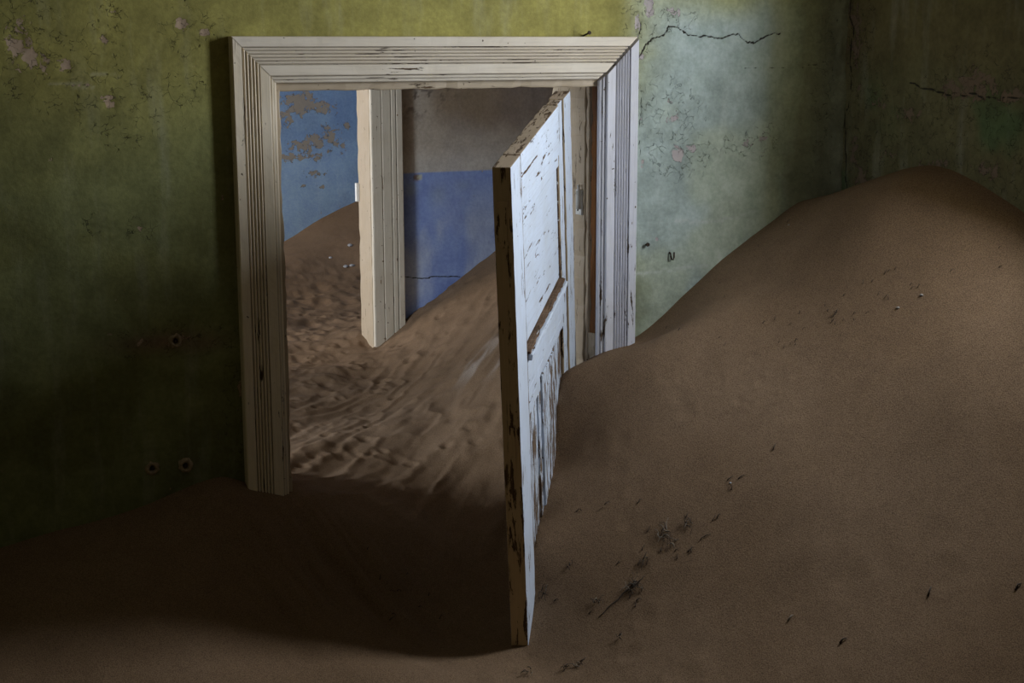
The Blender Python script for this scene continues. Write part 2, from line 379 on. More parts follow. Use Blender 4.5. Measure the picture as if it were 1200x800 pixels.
# wall_back: the wall with the doorway, Y = 0 .. .23, opening X 0..0.9, Z < 2.0
OW, OH, WALLT = .9, 2.0, .23
xs = np.unique(np.round(np.r_[np.arange(-2.6, -.8, .06), np.arange(-.8, 1.02, .0075), np.arange(1.02, 1.56, .004), np.arange(1.56, 1.731, .0075), 0, OW, OW+.03, RX], 4))
zs = np.unique(np.round(np.r_[np.arange(0, .6, .1), np.arange(.6, 2.04, .0075), np.arange(2.04, 2.16, .004), np.arange(2.16, 2.35, .0075), np.arange(2.35, 3.21, .05), OH], 4))
X, Z = np.meshgrid(xs, zs, indexing='ij')
yellow = np.array((.37, .33, .095)); green = np.array((.22, .225, .085)); deep = np.array((.155, .165, .065)); pale = np.array((.52, .59, .48)); palegrey = np.array((.44, .53, .53))
col = np.broadcast_to(green, X.shape+(3,)).copy()
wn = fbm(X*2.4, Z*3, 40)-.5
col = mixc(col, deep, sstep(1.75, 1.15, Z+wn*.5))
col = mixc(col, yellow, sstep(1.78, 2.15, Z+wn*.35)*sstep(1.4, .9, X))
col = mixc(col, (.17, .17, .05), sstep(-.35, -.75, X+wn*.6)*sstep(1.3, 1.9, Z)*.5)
rt = sstep(.90, 1.12, X+wn*.25)
col = mixc(col, pale, rt)
col = mixc(col, palegrey, rt*sstep(.47, .62, fbm(X*3.2, Z*3.2, 44))*.7)
col = mixc(col, (.46, .46, .20), rt*sstep(2.02, 2.2, Z+wn*.3-(X-1.05)*.16)*.85)
for pz in ([(1.02,1.452),(1.12,1.458),(1.20,1.462),(1.27,1.464)], [(1.16,1.60),(1.22,1.592),(1.30,1.590),(1.36,1.60),(1.44,1.612)]):
    col = mixc(col, (.66, .70, .66), sstep(.006, .001, seg_dist(X, Z, jag(pz, .004, seed=31)))*.55)
for pz in ([(-.50,2.005),(-.455,2.004)], [(-.49,1.998),(-.44,1.996)], [(-.54,2.004),(-.47,2.003)], [(-.44,2.025),(-.38,2.02)]):
    col = mixc(col, (.50, .46, .26), sstep(.004, .001, seg_dist(X, Z, jag(pz, .002, seed=33)))*.7)
col = mixc(col, (.25, .25, .14), sstep(1.46, 1.60, X+wn*.10)*.85)  # shade of the window reveal towards the corner, put into the paint
col = mixc(col, (.30, .34, .16), sstep(.5, .62, fbm(X*5, Z*4, 47))*sstep(1.9, 1.6, Z)*(1-rt)*.3)
col = mixc(col, (.24, .15, .11), spots(X, Z, [(-.30, 1.372, .10, .02, 1), (-.22, 1.36, .06, .02, .8)])*.8)
peelL = [(-.605,2.10,.035,.05,.62),(-.57,2.06,.045,.035,.62),(-.50,2.04,.03,.025,.6),(-.402,1.958,.022,.022,.68),(-.383,2.168,.012,.012,.7),(-.412,2.107,.015,.013,.68),
 (-.225,2.14,.02,.02,.6),(-.173,2.122,.02,.016,.58),(1.063,2.19,.02,.035,.68),(1.03,2.15,.015,.04,.6),(1.136,1.94,.018,.018,.56),(1.167,1.79,.035,.028,.68),(1.15,1.885,.03,.018,.62),(1.20,1.80,.03,.012,.58),
 (1.454,1.822,.018,.014,.62),(1.40,1.81,.03,.015,.5),(1.047,2.06,.012,.01,.7),(1.045,1.89,.006,.014,.62),(1.05,1.76,.006,.02,.58),(1.14,2.18,.03,.02,.5),(-.466,1.667,.012,.008,.62),(-.345,1.655,.014,.007,.6),(-.14,1.72,.01,.01,.6),
 (-.26,1.374,.05,.016,.52),(-.36,1.374,.03,.012,.5),(-.115,1.22,.012,.09,.5),(-.46,2.0,.10,.006,.45),(1.10,1.55,.008,.008,.6),(1.05,1.50,.006,.006,.55)]
peel = spots(X, Z, peelL)
flake = np.clip(spots(X, Z, [(a, b, c*2.6+.01, d*2.6+.01, 1.) for a, b, c, d, e in peelL if c > .011])+spots(X, Z, [(-.33, 1.93, .14, .08, .7), (1.12,1.93,.1,.06,.7), (1.66,1.95,.05,.4,.7)]), 0, 1)
ck = [jag([(1.037,2.055),(1.052,2.085),(1.078,2.108),(1.115,2.118),(1.128,2.142),(1.16,2.136),(1.19,2.116),(1.258,2.113),(1.30,2.108),(1.355,2.122),(1.385,2.098),(1.415,2.096),(1.46,2.118),(1.50,2.122)], .003),
      jag([(-.217,2.198),(-.192,2.162),(-.162,2.138),(-.138,2.101)], .004, seed=2), jag([(1.03,2.3),(1.042,2.165),(1.036,2.12)], .006, seed=3),
      jag([(1.035,2.0),(1.045,1.93),(1.034,1.864),(1.04,1.78)], .006, seed=4), jag([(1.69,2.4),(1.70,2.2),(1.685,2.0),(1.70,1.85),(1.69,1.75),(1.70,1.6)], .006, seed=5),
      jag([(.86,2.26),(.862,2.2)], .003, seed=6), jag([(1.36,2.02),(1.45,2.03),(1.55,2.02),(1.66,2.04)], .003, seed=9),
      jag([(-.47,1.87),(-.36,1.875),(-.30,1.87)], .003, seed=8)]
crack = np.full(X.shape, 1.)
for i, p in enumerate(ck): crack = np.minimum(crack, seg_dist(X, Z, p)+(0 if i in (0,) else .0009))
Y = .006*(fbm(X*1.5, Z*1.5, 50)-.5)+.003*(fbm(X*9, Z*9, 51)-.5)+.003*sstep(.4, .55, peel)+.0025*np.exp(-(crack/.003)**2)
cn = sstep(RX-.06, RX, X)*fbm(X*30, Z*14, 52)*.02          # the crumbled corner
Y = Y-.002-cn
near = (np.abs(X-0) < .001) | (np.abs(X-OW) < .001) | (np.abs(Z-OH) < .001)
P = np.stack([X, Y, Z], -1)
cx_ = (X[:-1,:-1]+X[1:,1:])/2; cz_ = (Z[:-1,:-1]+Z[1:,1:])/2
keep = ~((cx_ > 0) & (cx_ < OW+.03) & (cz_ < OH))
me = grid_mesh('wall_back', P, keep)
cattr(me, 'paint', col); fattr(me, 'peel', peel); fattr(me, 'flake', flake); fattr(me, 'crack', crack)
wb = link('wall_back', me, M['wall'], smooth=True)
tag(wb, 'yellow and green limewashed wall around the front doorway, peeling and cracked', None, None, 'structure')
# its body behind the plaster skin
bm = bmesh.new()
for b in ((-2.6, -.012, .012, WALLT, 0, 3.2), (OW+.025, RX, .012, WALLT, 0, 3.2), (-.012, OW+.025, .012, WALLT, OH+.012, 3.2)): add_box(bm, *b)
for b in (): pass
core = from_bm('masonry_core', bm, M['void'], wb)
tag(core, 'dusty brown masonry inside the wall')

# wall_right, with the window opening out of frame
ys = np.unique(np.round(np.r_[np.arange(-5., -.95, .05), np.arange(-.95, .001, .0075), WY0, WY1, 0], 4))
zs2 = np.unique(np.round(np.r_[np.arange(0, 1.4, .1), np.arange(1.4, 2.35, .0075), np.arange(2.35, 3.21, .05), WZ0, WZ1], 4))
Y2, Z2 = np.meshgrid(ys, zs2, indexing='ij')
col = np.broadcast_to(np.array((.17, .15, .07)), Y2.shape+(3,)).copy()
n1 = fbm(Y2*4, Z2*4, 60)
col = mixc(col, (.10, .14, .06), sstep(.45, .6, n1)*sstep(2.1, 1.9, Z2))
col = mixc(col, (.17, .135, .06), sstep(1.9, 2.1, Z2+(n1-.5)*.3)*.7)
pl = [(-.05,2.12,.05,.16,.55),(-.07,1.98,.04,.06,.5),(-.56,1.985,.09,.05,.66),(-.47,1.97,.08,.03,.6),(-.70,1.96,.08,.03,.6),(-.30,1.90,.06,.03,.56),(-.06,1.80,.03,.06,.62),(-.16,1.93,.05,.03,.55),(-.42,1.77,.1,.02,.58),(-.62,1.76,.08,.03,.55),(-.22,1.78,.07,.02,.5),(-.1,1.7,.06,.05,.6)]
peel2 = spots(Y2, Z2, pl)
flk = np.clip(spots(Y2, Z2, [(a, b, c*1.8, d*2.2, .9) for a, b, c, d, e in pl])+.45*sstep(2.02, 1.85, Z2), 0, 1)
crack2 = np.minimum(seg_dist(Y2, Z2, jag([(-.30,1.985),(-.456,1.955),(-.55,1.96),(-.62,1.952),(-.74,1.958),(-.9,1.95)], .005, seed=12)),
                    seg_dist(Y2, Z2, jag([(-.035,2.4),(-.02,2.2),(-.04,2.0),(-.015,1.85),(-.03,1.65)], .008, seed=13)))
XX = .006*(fbm(Y2*1.7, Z2*1.7, 61)-.5)+.005*(fbm(Y2*12, Z2*12, 62)-.5)+.003*sstep(.4, .55, peel2)+.0025*np.exp(-(crack2/.004)**2)
P = np.stack([RX+XX-.001, Y2, Z2], -1)
cy_ = (Y2[:-1,:-1]+Y2[1:,1:])/2; cz_ = (Z2[:-1,:-1]+Z2[1:,1:])/2
keep = ~((cy_ > WY0) & (cy_ < WY1) & (cz_ > WZ0) & (cz_ < WZ1))
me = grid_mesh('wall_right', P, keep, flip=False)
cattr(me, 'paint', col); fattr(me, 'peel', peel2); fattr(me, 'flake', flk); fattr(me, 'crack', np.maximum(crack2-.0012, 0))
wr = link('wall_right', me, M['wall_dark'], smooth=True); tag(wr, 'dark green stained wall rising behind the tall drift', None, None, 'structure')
bm = bmesh.new()
a = RX+.012
for b in ((a, RX+WT, -5, WY0, 0, 3.2), (a, RX+WT, WY1, .3, 0, 3.2), (a, RX+WT, WY0, WY1, 0, WZ0), (a, RX+WT, WY0, WY1, WZ1, 3.2)): add_box(bm, *b)
tag(from_bm('masonry_core', bm, M['outer'], wr), 'pale masonry of the window reveal')

def plain(name, b, mat, label): return tag(box(name, b, mat), label, None, None, 'structure')
plain('wall_left', (-2.85, -2.6, -5.2, .23, 0, 3.2), M['outer'], 'plain limewashed wall left of the camera')
plain('wall_front', (-2.6, RX+WT, -5.25, -5., 0, 3.2), M['outer'], 'plain limewashed wall behind the camera')
plain('ceiling', (-2.9, 3.4, -5.25, 4.3, 3.2, 3.3), M['ceiling'], 'plain dim ceiling above the rooms')
plain('floor', (-2.9, 3.4, -5.25, 4.3, -.1, 0), M['floorboards'], 'floor buried under the sand')

# wall_middle: blue dado wall of the second room, its doorway X -.02..0.952
DX1, Y2W, W2T = .952, 2.0, .13
xs = np.unique(np.round(np.r_[np.arange(-1.7, .9, .1), np.arange(.9, 1.95, .0075), np.arange(1.95, 3.2, .05), -.02, DX1], 4))
zs = np.unique(np.round(np.r_[np.arange(0, .8, .1), np.arange(.8, 1.14, .0075), np.arange(1.14, 1.18, .003), np.arange(1.18, 2.2, .0075), np.arange(2.2, 3.21, .1), 2.0], 4))
X, Z = np.meshgrid(xs, zs, indexing='ij'); n1 = fbm(X*5, Z*5, 70)
zline = 1.590+.003*(fbm(X*20, X*0, 71)-.5)
up = sstep(-.003, .003, Z-zline)
col = np.broadcast_to(np.array((.27, .37, .72)), X.shape+(3,)).copy()
col = mixc(col, (.20, .28, .62), sstep(.45, .65, n1)*.9)
col = mixc(col, (.50, .58, .76), sstep(.5, .72, fbm(X*6, Z*3, 72))*sstep(1.6, 1.35, Z)*.75)
col = mixc(col, (.32, .40, .56), spots(X, Z, [(1.12,1.52,.03,.025,1),(1.24,1.5,.03,.03,.8),(1.35,1.53,.03,.02,.7)])*.7)
upc = np.broadcast_to(np.array((.46, .40, .33)), X.shape+(3,)).copy()
upc = mixc(upc, (.24, .17, .10), np.clip(sstep(1.68, 1.84, Z+(n1-.5)*.12)*sstep(1.12, 1.28, X+(n1-.5)*.1), 0, 1)*.85)
upc = mixc(upc, (.60, .57, .52), sstep(1.70, 1.6, Z+(n1-.5)*.08)*.7)
upc = mixc(upc, (.07, .05, .035), sstep(.60, .66, fbm(X*38, Z*38, 74, 3))*spots(X, Z, [(1.17,1.88,.07,.05,1),(1.28,1.9,.04,.03,.7)]))
col = col*(1-up[..., None])+upc*up[..., None]
stain = np.hypot(X-1.150, Z-1.570); col = mixc(col, (.22, .13, .06), (stain < .016)*sstep(.018, .010, stain)*.9)
col = mixc(col, (.55, .55, .40), sstep(.014, .008, np.hypot(X-1.164, Z-1.571))*.8)
crack = seg_dist(X, Z, jag([(1.061,1.172),(1.15,1.158),(1.2,1.155),(1.205,1.162),(1.34,1.152)], .002, seed=20))
peel = spots(X, Z, [(1.44,1.585,.006,.006,.7),(1.31,1.575,.012,.008,.5)])
P = np.stack([X, Y2W+.005*(fbm(X*2, Z*2, 75)-.5)+.002*(fbm(X*12, Z*12, 76)-.5), Z], -1)
cx_ = (X[:-1,:-1]+X[1:,1:])/2; cz_ = (Z[:-1,:-1]+Z[1:,1:])/2
me = grid_mesh('wall_middle', P, ~((cx_ > -.02) & (cx_ < DX1) & (cz_ < 2.0)))
cattr(me, 'paint', col); fattr(me, 'peel', peel); fattr(me, 'flake', peel*0); fattr(me, 'crack', crack)
wm = link('wall_middle', me, M['blue'], smooth=True); tag(wm, 'wall of the second room, ultramarine dado under bare stained plaster', None, None, 'structure')
bm = bmesh.new()
for b in ((-1.7, -.03, Y2W+.012, Y2W+W2T, 0, 3.2), (DX1+.01, 3.2, Y2W+.012, Y2W+W2T, 0, 3.2), (-.03, DX1+.01, Y2W+.012, Y2W+W2T, 2.01, 3.2)): add_box(bm, *b)
tag(from_bm('masonry_core', bm, M['void'], wm), 'masonry behind the blue plaster')

# wall_far: pale blue wall of the third room
xs = np.r_[np.arange(-1.2, .9, .1), np.arange(.9, 1.68, .0075)]; zs = np.r_[np.arange(0, .9, .1), np.arange(.9, 2.1, .0075), np.arange(2.1, 3.21, .1)]
X, Z = np.meshgrid(xs, zs, indexing='ij'); n1 = fbm(X*6, Z*6, 80)
col = np.broadcast_to(np.array((.38, .56, .80)), X.shape+(3,)).copy()
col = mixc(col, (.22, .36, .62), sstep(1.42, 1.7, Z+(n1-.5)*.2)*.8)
col = mixc(col, (.34, .50, .70), sstep(.5, .7, n1)*.5)
peel = spots(X, Z, [(1.28,1.80,.11,.07,.70),(1.40,1.78,.09,.05,.6),(1.20,1.74,.05,.08,.56),(1.30,1.58,.12,.045,.64),(1.44,1.62,.06,.09,.60),(1.36,1.60,.06,.06,.64),(1.22,1.52,.09,.025,.66),(1.36,1.52,.05,.03,.6),(1.34,1.43,.07,.022,.60),(1.38,1.36,.03,.015,.56),(1.28,1.365,.025,.012,.5),(1.50,1.56,.04,.05,.5),(1.53,1.68,.02,.03,.6)], .42)
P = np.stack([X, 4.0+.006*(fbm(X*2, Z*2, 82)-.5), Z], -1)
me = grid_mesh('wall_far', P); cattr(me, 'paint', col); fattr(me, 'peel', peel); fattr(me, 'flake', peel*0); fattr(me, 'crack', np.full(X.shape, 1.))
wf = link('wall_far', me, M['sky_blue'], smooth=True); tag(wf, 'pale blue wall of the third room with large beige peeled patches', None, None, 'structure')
tag(box('masonry_core', (-1.2, 1.9, 4.03, 4.3, 0, 3.2), M['void'], wf), 'masonry behind the pale blue plaster')
M['sky_plain'] = flat('pale_blue_limewash', (.16, .24, .38), .95, 0, .3, 5)
M['mid_plain'] = flat('bare_beige_plaster', (.42, .37, .31), .95, 0, .25, 4)
plain('wall_far_right', (1.64, 1.9, Y2W+W2T, 4.03, 0, 3.2), M['sky_plain'], 'blue side wall of the third room, mostly hidden')
def wall_with_window(name, x0, x1, y0, y1, wy0, wy1, wz0, wz1, mat, label):
    bm = bmesh.new()
    for b in ((x0, x1, y0, wy0, 0, 3.2), (x0, x1, wy1, y1, 0, 3.2), (x0, x1, wy0, wy1, 0, wz0), (x0, x1, wy0, wy1, wz1, 3.2)): add_box(bm, *b)
    tag(from_bm(name, bm, mat), label, None, None, 'structure')
wall_with_window('wall_far_left', -1.4, -1.2, Y2W+W2T, 4.03, 2.65, 3.65, 1.3, 2.4, M['sky_plain'], 'window wall of the third room, out of view')
wall_with_window('wall_middle_left', LX2-.2, LX2, WALLT, Y2W+W2T, .3, .9, 1.2, 2.3, M['mid_plain'], 'window wall of the second room, out of view')
plain('wall_middle_right', (3.2, 3.4, WALLT, Y2W, 0, 3.2), M['mid_plain'], 'end wall of the second room, out of view')
plain('wall_middle_front', (-1.7, -.04, WALLT, WALLT+.03, 0, 3.2), M['mid_plain'], 'back of the front wall, left of the doorway')
plain('wall_middle_front_right', (OW+.04, 3.2, WALLT, WALLT+.03, 0, 3.2), M['mid_plain'], 'back of the front wall, right of the doorway')

# ------------------------------------------------------------------ door casings
# profile across the board: (distance from the inner edge, thickness, groove)
def casing_profile(w):
    k = w/.1125; p = [(0, .0, 0), (0, .012, 0), (.003, .014, .0), (.007, .014, .6), (.008, .018, .7), (.012, .019, 0), (.0155, .018, .8), (.0175, .0255, .3), (.0195, .0265, 0), (.0425, .0265, 0), (.0435, .0215, 1)]
    n = 5; a, b = .0445, .0860; step = (b-a)/n
    for i in range(n):
        c = a+step*(i+.5)
        for t, hh in ((-.42, .0215), (-.3, .0262), (0, .0285), (.3, .0262), (.42, .0215)): p.append((c+t*step, hh, 1 if hh < .022 else 0))
    p += [(.0870, .0215, 1), (.0880, .030, 0), (.1095, .031, 0), (.1120, .0285, 0), (.1125, .026, .2), (.1125, .0, .2)]
    return [(a*k, b, g) for a, b, g in p]
def far_profile(w):
    p = [(0, 0, 0), (0, .02, 0), (.004, .022, 0), (.040, .022, 0), (.043, .019, 1), (.046, .024, 0), (.079, .024, 0), (.082, .018, 1), (.085, .028, 0), (.099, .028, 0), (.102, .019, 1), (.105, .031, 0), (.126, .031, 0), (.129, .028, 0), (.129, 0, 0)]
    return [(a*w/.129, b, g) for a, b, g in p]
def moulded(name, prof, A, B, inner, mat, parent, yface, mitreA=0, mitreB=0, step=.012, wear=.0016, seed=0):
    """board along A->B in the XZ plane; 'inner' = unit vector pointing away from the opening; mitre +-1 slants that end"""
    A = Vector(A); B = Vector(B); d = (B-A); L = d.length; d.normalize(); o = Vector(inner)
    n = max(2, int(L/step)); m = len(prof)
    bm = bmesh.new(); lay = bm.verts.layers.float.new('groove'); rows = []
    for i in range(n+1):
        row = []
        for j, (w, h, g) in enumerate(prof):
            s0 = -mitreA*w; s1 = L+mitreB*w
            s = s0+(s1-s0)*i/n
            p = A+d*s+o*w
            k = max(0, noise.noise(Vector((s*26+seed, j*.9, 2.)))-.05)*wear*(1 if g > .5 or j in (2, 8, m-4, m-3) else .25)
            v = bm.verts.new((p.x, yface-h+(k if h > 0 else 0), p.z)); v[lay] = g; row.append(v)
        rows.append(row)
    for i in range(n):
        for j in range(m-1): bm.faces.new((rows[i][j], rows[i][j+1], rows[i+1][j+1], rows[i+1][j]))
        bm.faces.new((rows[i][m-1], rows[i][0], rows[i+1][0], rows[i+1][m-1]))
    bm.faces.new(rows[0]); bm.faces.new(rows[-1][::-1])
    bmesh.ops.recalc_face_normals(bm, faces=bm.faces[:])
    return from_bm(name, bm, mat, parent)
CW = .1125
t1 = empty('trim_1', (OW/2, 0, 0)); tag(t1, 'wide reeded white painted casing around the front doorway, chipped, the left board tinted yellower for warm bounce light', None, None, 'structure')
t1.location = (0, 0, 0)
pr = casing_profile(CW)
tag(moulded('casing_board', pr, (0, 0, .55), (0, 0, OH), (-1, 0, 0), M['case_z'], t1, -.002, 0, 1, seed=3), 'left upright casing board with five reeds')
hd = moulded('casing_board', pr, (0, 0, OH), (OW, 0, OH), (0, 0, 1), M['case_x'], t1, -.003, 1, 1, seed=40)
tag(hd, 'level head casing board with five reeds')
rb = moulded('casing_board', pr, (0, 0, .55), (0, 0, OH), (1, 0, 0), M['case_right'], t1, -.002, 0, 1, seed=77)
rb.location = (OW+.004, -.003, -.006); tag(rb, 'right upright casing board sprung off the jamb')
# lining boards of the opening
tag(worn_bar('jamb_lining', (0-.03, .014, -.004, WALLT+.03, .4, 1.985), M['jamb'], t1, 2, .03, .003, seed=5), 'cream painted lining of the left jamb')
tag(worn_bar('head_lining', (-.03, OW+.02, -.004, WALLT+.03, 1.978, 2.02), M['jamb_x'], t1, 0, .03, .003, seed=6), 'cream painted lining under the door head')
tag(worn_bar('jamb_lining', (OW-.006, OW+.03, .051, WALLT+.03, .4, 1.985), M['jamb'], t1, 2, .02, .006, seed=7), 'cream painted lining of the right jamb, its edge chewed')
tag(worn_bar('door_stop', (OW-.002, OW+.035, .033, .049, .4, 1.985), M['jamb'], t1, 2, .012, .0025, .003, seed=8), 'splintered cream strip with flaked brown edge')
rw = worn_bar('raw_plank', (OW+.004, OW+.04, .003, .0315, 1.28, 1.985), M['raw'], t1, 2, .03, .004, seed=9)
tag(rw, 'bare orange wood plank exposed beside the sprung casing')
tag(worn_bar('raw_plank', (OW-.001, OW+.03, -.004, .0315, .5, 1.292), M['jamb'], t1, 2, .012, .008, seed=10), 'splintered cream foot of the jamb')
# hinge on the right jamb
hg = box('hinge_plate', (OW-.011, OW-.0055, .058, .092, 1.622, 1.692), M['painted_iron'], t1, .001)
tag(hg, 'white painted hinge plate on the jamb')
bm = bmesh.new()
bmesh.ops.create_cone(bm, cap_ends=True, segments=14, radius1=.0075, radius2=.0075, depth=.050, matrix=Matrix.Translation((OW-.015, .066, 1.664)))
bmesh.ops.create_cone(bm, cap_ends=True, segments=14, radius1=.0065, radius2=.003, depth=.010, matrix=Matrix.Translation((OW-.015, .066, 1.694)))
bmesh.ops.create_uvsphere(bm, u_segments=12, v_segments=8, radius=.0052, matrix=Matrix.Translation((OW-.015, .066, 1.703)))
kn = from_bm('hinge_pin', bm, M['painted_iron'], hg, True)
bm = bmesh.new()
for yy, z in ((.077, 1.635), (.085, 1.645), (.078, 1.674), (.086, 1.681)):
    bmesh.ops.create_cone(bm, cap_ends=True, segments=10, radius1=.003, radius2=.0024, depth=.002, matrix=Matrix.Translation((OW-.0118, yy, z)) @ Matrix.Rotation(math.radians(-90), 4, 'Y'))
from_bm('hinge_screw', bm, M['iron'], hg)

def nail(name, base, direction, length, r, mat, parent=None, head=True):
    d = Vector(direction).normalized(); q = d.to_track_quat('Z', 'Y').to_matrix().to_4x4()
    bm = bmesh.new()
    bmesh.ops.create_cone(bm, cap_ends=True, segments=8, radius1=r, radius2=r*.8, depth=length, matrix=Matrix.Translation(Vector(base)+d*length/2) @ q)
    if head: bmesh.ops.create_cone(bm, cap_ends=True, segments=10, radius1=r*2, radius2=r*1.8, depth=r, matrix=Matrix.Translation(Vector(base)+d*length) @ q)
    return from_bm(name, bm, mat, parent)
tag(nail('nail', (OW+.005, .012, 1.655), (1, -.35, .05), .030, .0016, M['iron']), 'thin rusty nail bridging the gap behind the right casing', 'nail')
tag(nail('nail', (.861, .01, 2.112), (.05, -1, .25), .045, .0028, M['iron']), 'dark nail stub just above the door head casing', 'nail')

# second doorway
t2 = empty('trim_2'); tag(t2, 'cream painted casing of the second doorway, beside the blue wall', None, None, 'structure')
fp = far_profile(.129)
tag(moulded('casing_board', fp, (DX1, 0, .5), (DX1, 0, 2.0), (1, 0, 0), M['far_case'], t2, Y2W-.002, 0, 1, .03, .002, seed=11), 'right upright casing board beside the blue dado')
moulded('casing_board', fp, (-.02, 0, .5), (-.02, 0, 2.0), (-1, 0, 0), M['far_case'], t2, Y2W-.002, 0, 1, .06, seed=12)
moulded('casing_board', fp, (-.02, 0, 2.0), (DX1, 0, 2.0), (0, 0, 1), M['far_case_x'], t2, Y2W-.002, 1, 1, .06, seed=13)
tag(worn_bar('jamb_lining', (DX1-.004, DX1+.02, Y2W-.004, Y2W+W2T+.012, .4, 2.0), M['jamb'], t2, 2, .04, .003, seed=14), 'cream lining of the right jamb')
worn_bar('jamb_lining', (-.05, -.016, Y2W-.004, Y2W+W2T+.012, .4, 2.0), M['jamb'], t2, 2, .08, .003, seed=15)
worn_bar('head_lining', (-.05, DX1+.02, Y2W-.004, Y2W+W2T+.012, 1.99, 2.02), M['jamb_x'], t2, 0, .08, .003, seed=16)
tag(box('hinge_plate', (DX1-.016, DX1-.003, Y2W+W2T-.004, Y2W+W2T+.016, 1.47, 1.545), M['painted_iron'], t2, .002), 'cream painted hinge on the far side of the jamb')

# ------------------------------------------------------------------ the door leaf (local: x to the free edge, y = +to the photographer's right, z up)
dl = empty('door_1', DO, DE)
tag(dl, 'white flaking panelled door leaf hanging open and half buried in sand', None, None, 'structure')
T = DT
BOT = -2.0
ys_ = -T
FR = 0.0
# local y: outer (right-hand) face at y=0, left face at y=-T
def part(name, b, mat, ax, label=None, wear=.002, seed=0, bev=.0025, step=.02):
    o = worn_bar(name, b, mat, dl, ax, step, wear*.55, bev, seed)
    if label: o['label'] = label
    return o
def two_tone(o, left='door_edge', top=None):
    """the lock edge and back of a board carry the older tan paint"""
    me = o.data; me.materials.append(M[left]); me.materials.append(M['door_top'])
    for p in me.polygons:
        if p.normal.z > .8: p.material_index = 2
        elif p.normal.x > .75: p.material_index = 1
    return o
st = part('stile', (.782, DW, -T, FR, BOT, 0), M['door_z'], 2, 'lock stile, white face and crazed tan edge', .0012, 1)
two_tone(st)
part('joint', (.7725, .7815, -T+.01, -.0012, BOT, -.001), M['bare'], 2, 'thin bare brown joint beside the lock stile', .001, 21, .0005)
part('splinter', (.560, .771, -.006, .0006, -.0535, -.0495), M['bare'], 0, 'bare brown crack along the top rail', .003, 22, .0005)
hs = two_tone(part('stile', (0, .118, -T, FR, BOT, 0), M['door_z'], 2, 'hinge stile, white and cracked down its length', .002, 2))
ms = part('moulding', (.1235, .191, -T+.004, -.005, BOT, -.0), M['door_z'], 2, 'inner strip along the hinge stile', .002, 3, .004)
two_tone(ms)
tr = two_tone(part('rail', (.1985, .772, -T, -.001, -.127, 0), M['door_x'], 0, 'top rail with a broken grain crack', .003, 4))
part('moulding', (.2, .772, -T+.008, -.0055, -.160, -.1295), M['door_x'], 0, None, .0015, 5, .004)
up = part('panel', (.198, .772, -T+.014, -.0125, -.462, -.1615), M['door_x'], 0, 'large upper panel, thinly flaked', .0005, 6, .001)
part('moulding', (.198, .772, -T+.006, .0110, -.488, -.4705), M['door_x'], 0, 'projecting ledge moulding', .003, 7, .003, .012)
part('moulding', (.200, .772, -T+.008, .0060, -.4700, -.4630), M['bare'], 0, 'bare brown top of the ledge', .009, 17, .001, .010)
part('moulding', (.1925, .1975, -T+.01, -.009, -.462, -.13), M['bare'], 2, 'bare brown bead at the hinge side of the upper panel', .002, 18, .001)
mr = part('rail', (.1985, .772, -T, -.001, -.560, -.4905), M['door_x'], 0, 'lock rail', .002, 8)
part('moulding', (.198, .772, -T+.006, -.0035, -.600, -.5615), M['door_x'], 0, None, .003, 9, .005)
part('moulding', (.570, .772, -T+.006, -.0075, -.640, -.6015), M['door_x'], 0, None, .003, 19, .005)
part('muntin', (.385, .568, -T, -.002, BOT+.12, -.602), M['door_worn'], 2, 'centre muntin, paint stripped in long slivers', .004, 10)
part('moulding', (.352, .3835, -T+.006, -.006, BOT+.12, -.602), M['door_worn'], 2, 'bare brown sliver moulding', .004, 11)
part('panel', (.198, .351, -T+.012, -.0135, BOT+.12, -.602), M['door_worn'], 2, 'lower panel nearer the hinges', .001, 12)
part('moulding', (.5695, .600, -T+.006, -.0085, BOT+.12, -.6415), M['door_worn'], 2, 'bare brown moulding beside the near panel', .004, 13)
part('panel', (.6015, .745, -T+.012, -.0135, BOT+.12, -.6415), M['door_worn'], 2, 'lower panel nearer the lock, heavily stripped', .001, 14)
part('moulding', (.746, .772, -T+.006, -.0065, BOT+.12, -.6415), M['door_z'], 2, None, .003, 15)
part('rail', (.198, .772, -T, -.001, BOT, BOT+.118), M['door_x'], 0, 'bottom rail', .002, 16)
# lock furniture let into the free edge
def edge_plate(z0, z1, label):
    o = box('edge_plate', (DW-.0008, DW+.0016, -T*.70, -T*.30, z0, z1), M['door_edge'], dl, .0006); o['label'] = label
    return o
edge_plate(-.165, -.085, 'painted-over flush bolt plate near the top of the edge')
bt = box('bolt_end', (DW-.0008, DW+.0024, -T*.76, -T*.24, -.178, -.163), M['door_edge'], dl, .0006)
bt2 = box('bolt_end', (DW-.0008, DW+.0024, -T*.76, -T*.24, -.088, -.073), M['door_edge'], dl, .0006)
edge_plate(-.70, -.60, 'painted-over lock plate set in the edge')

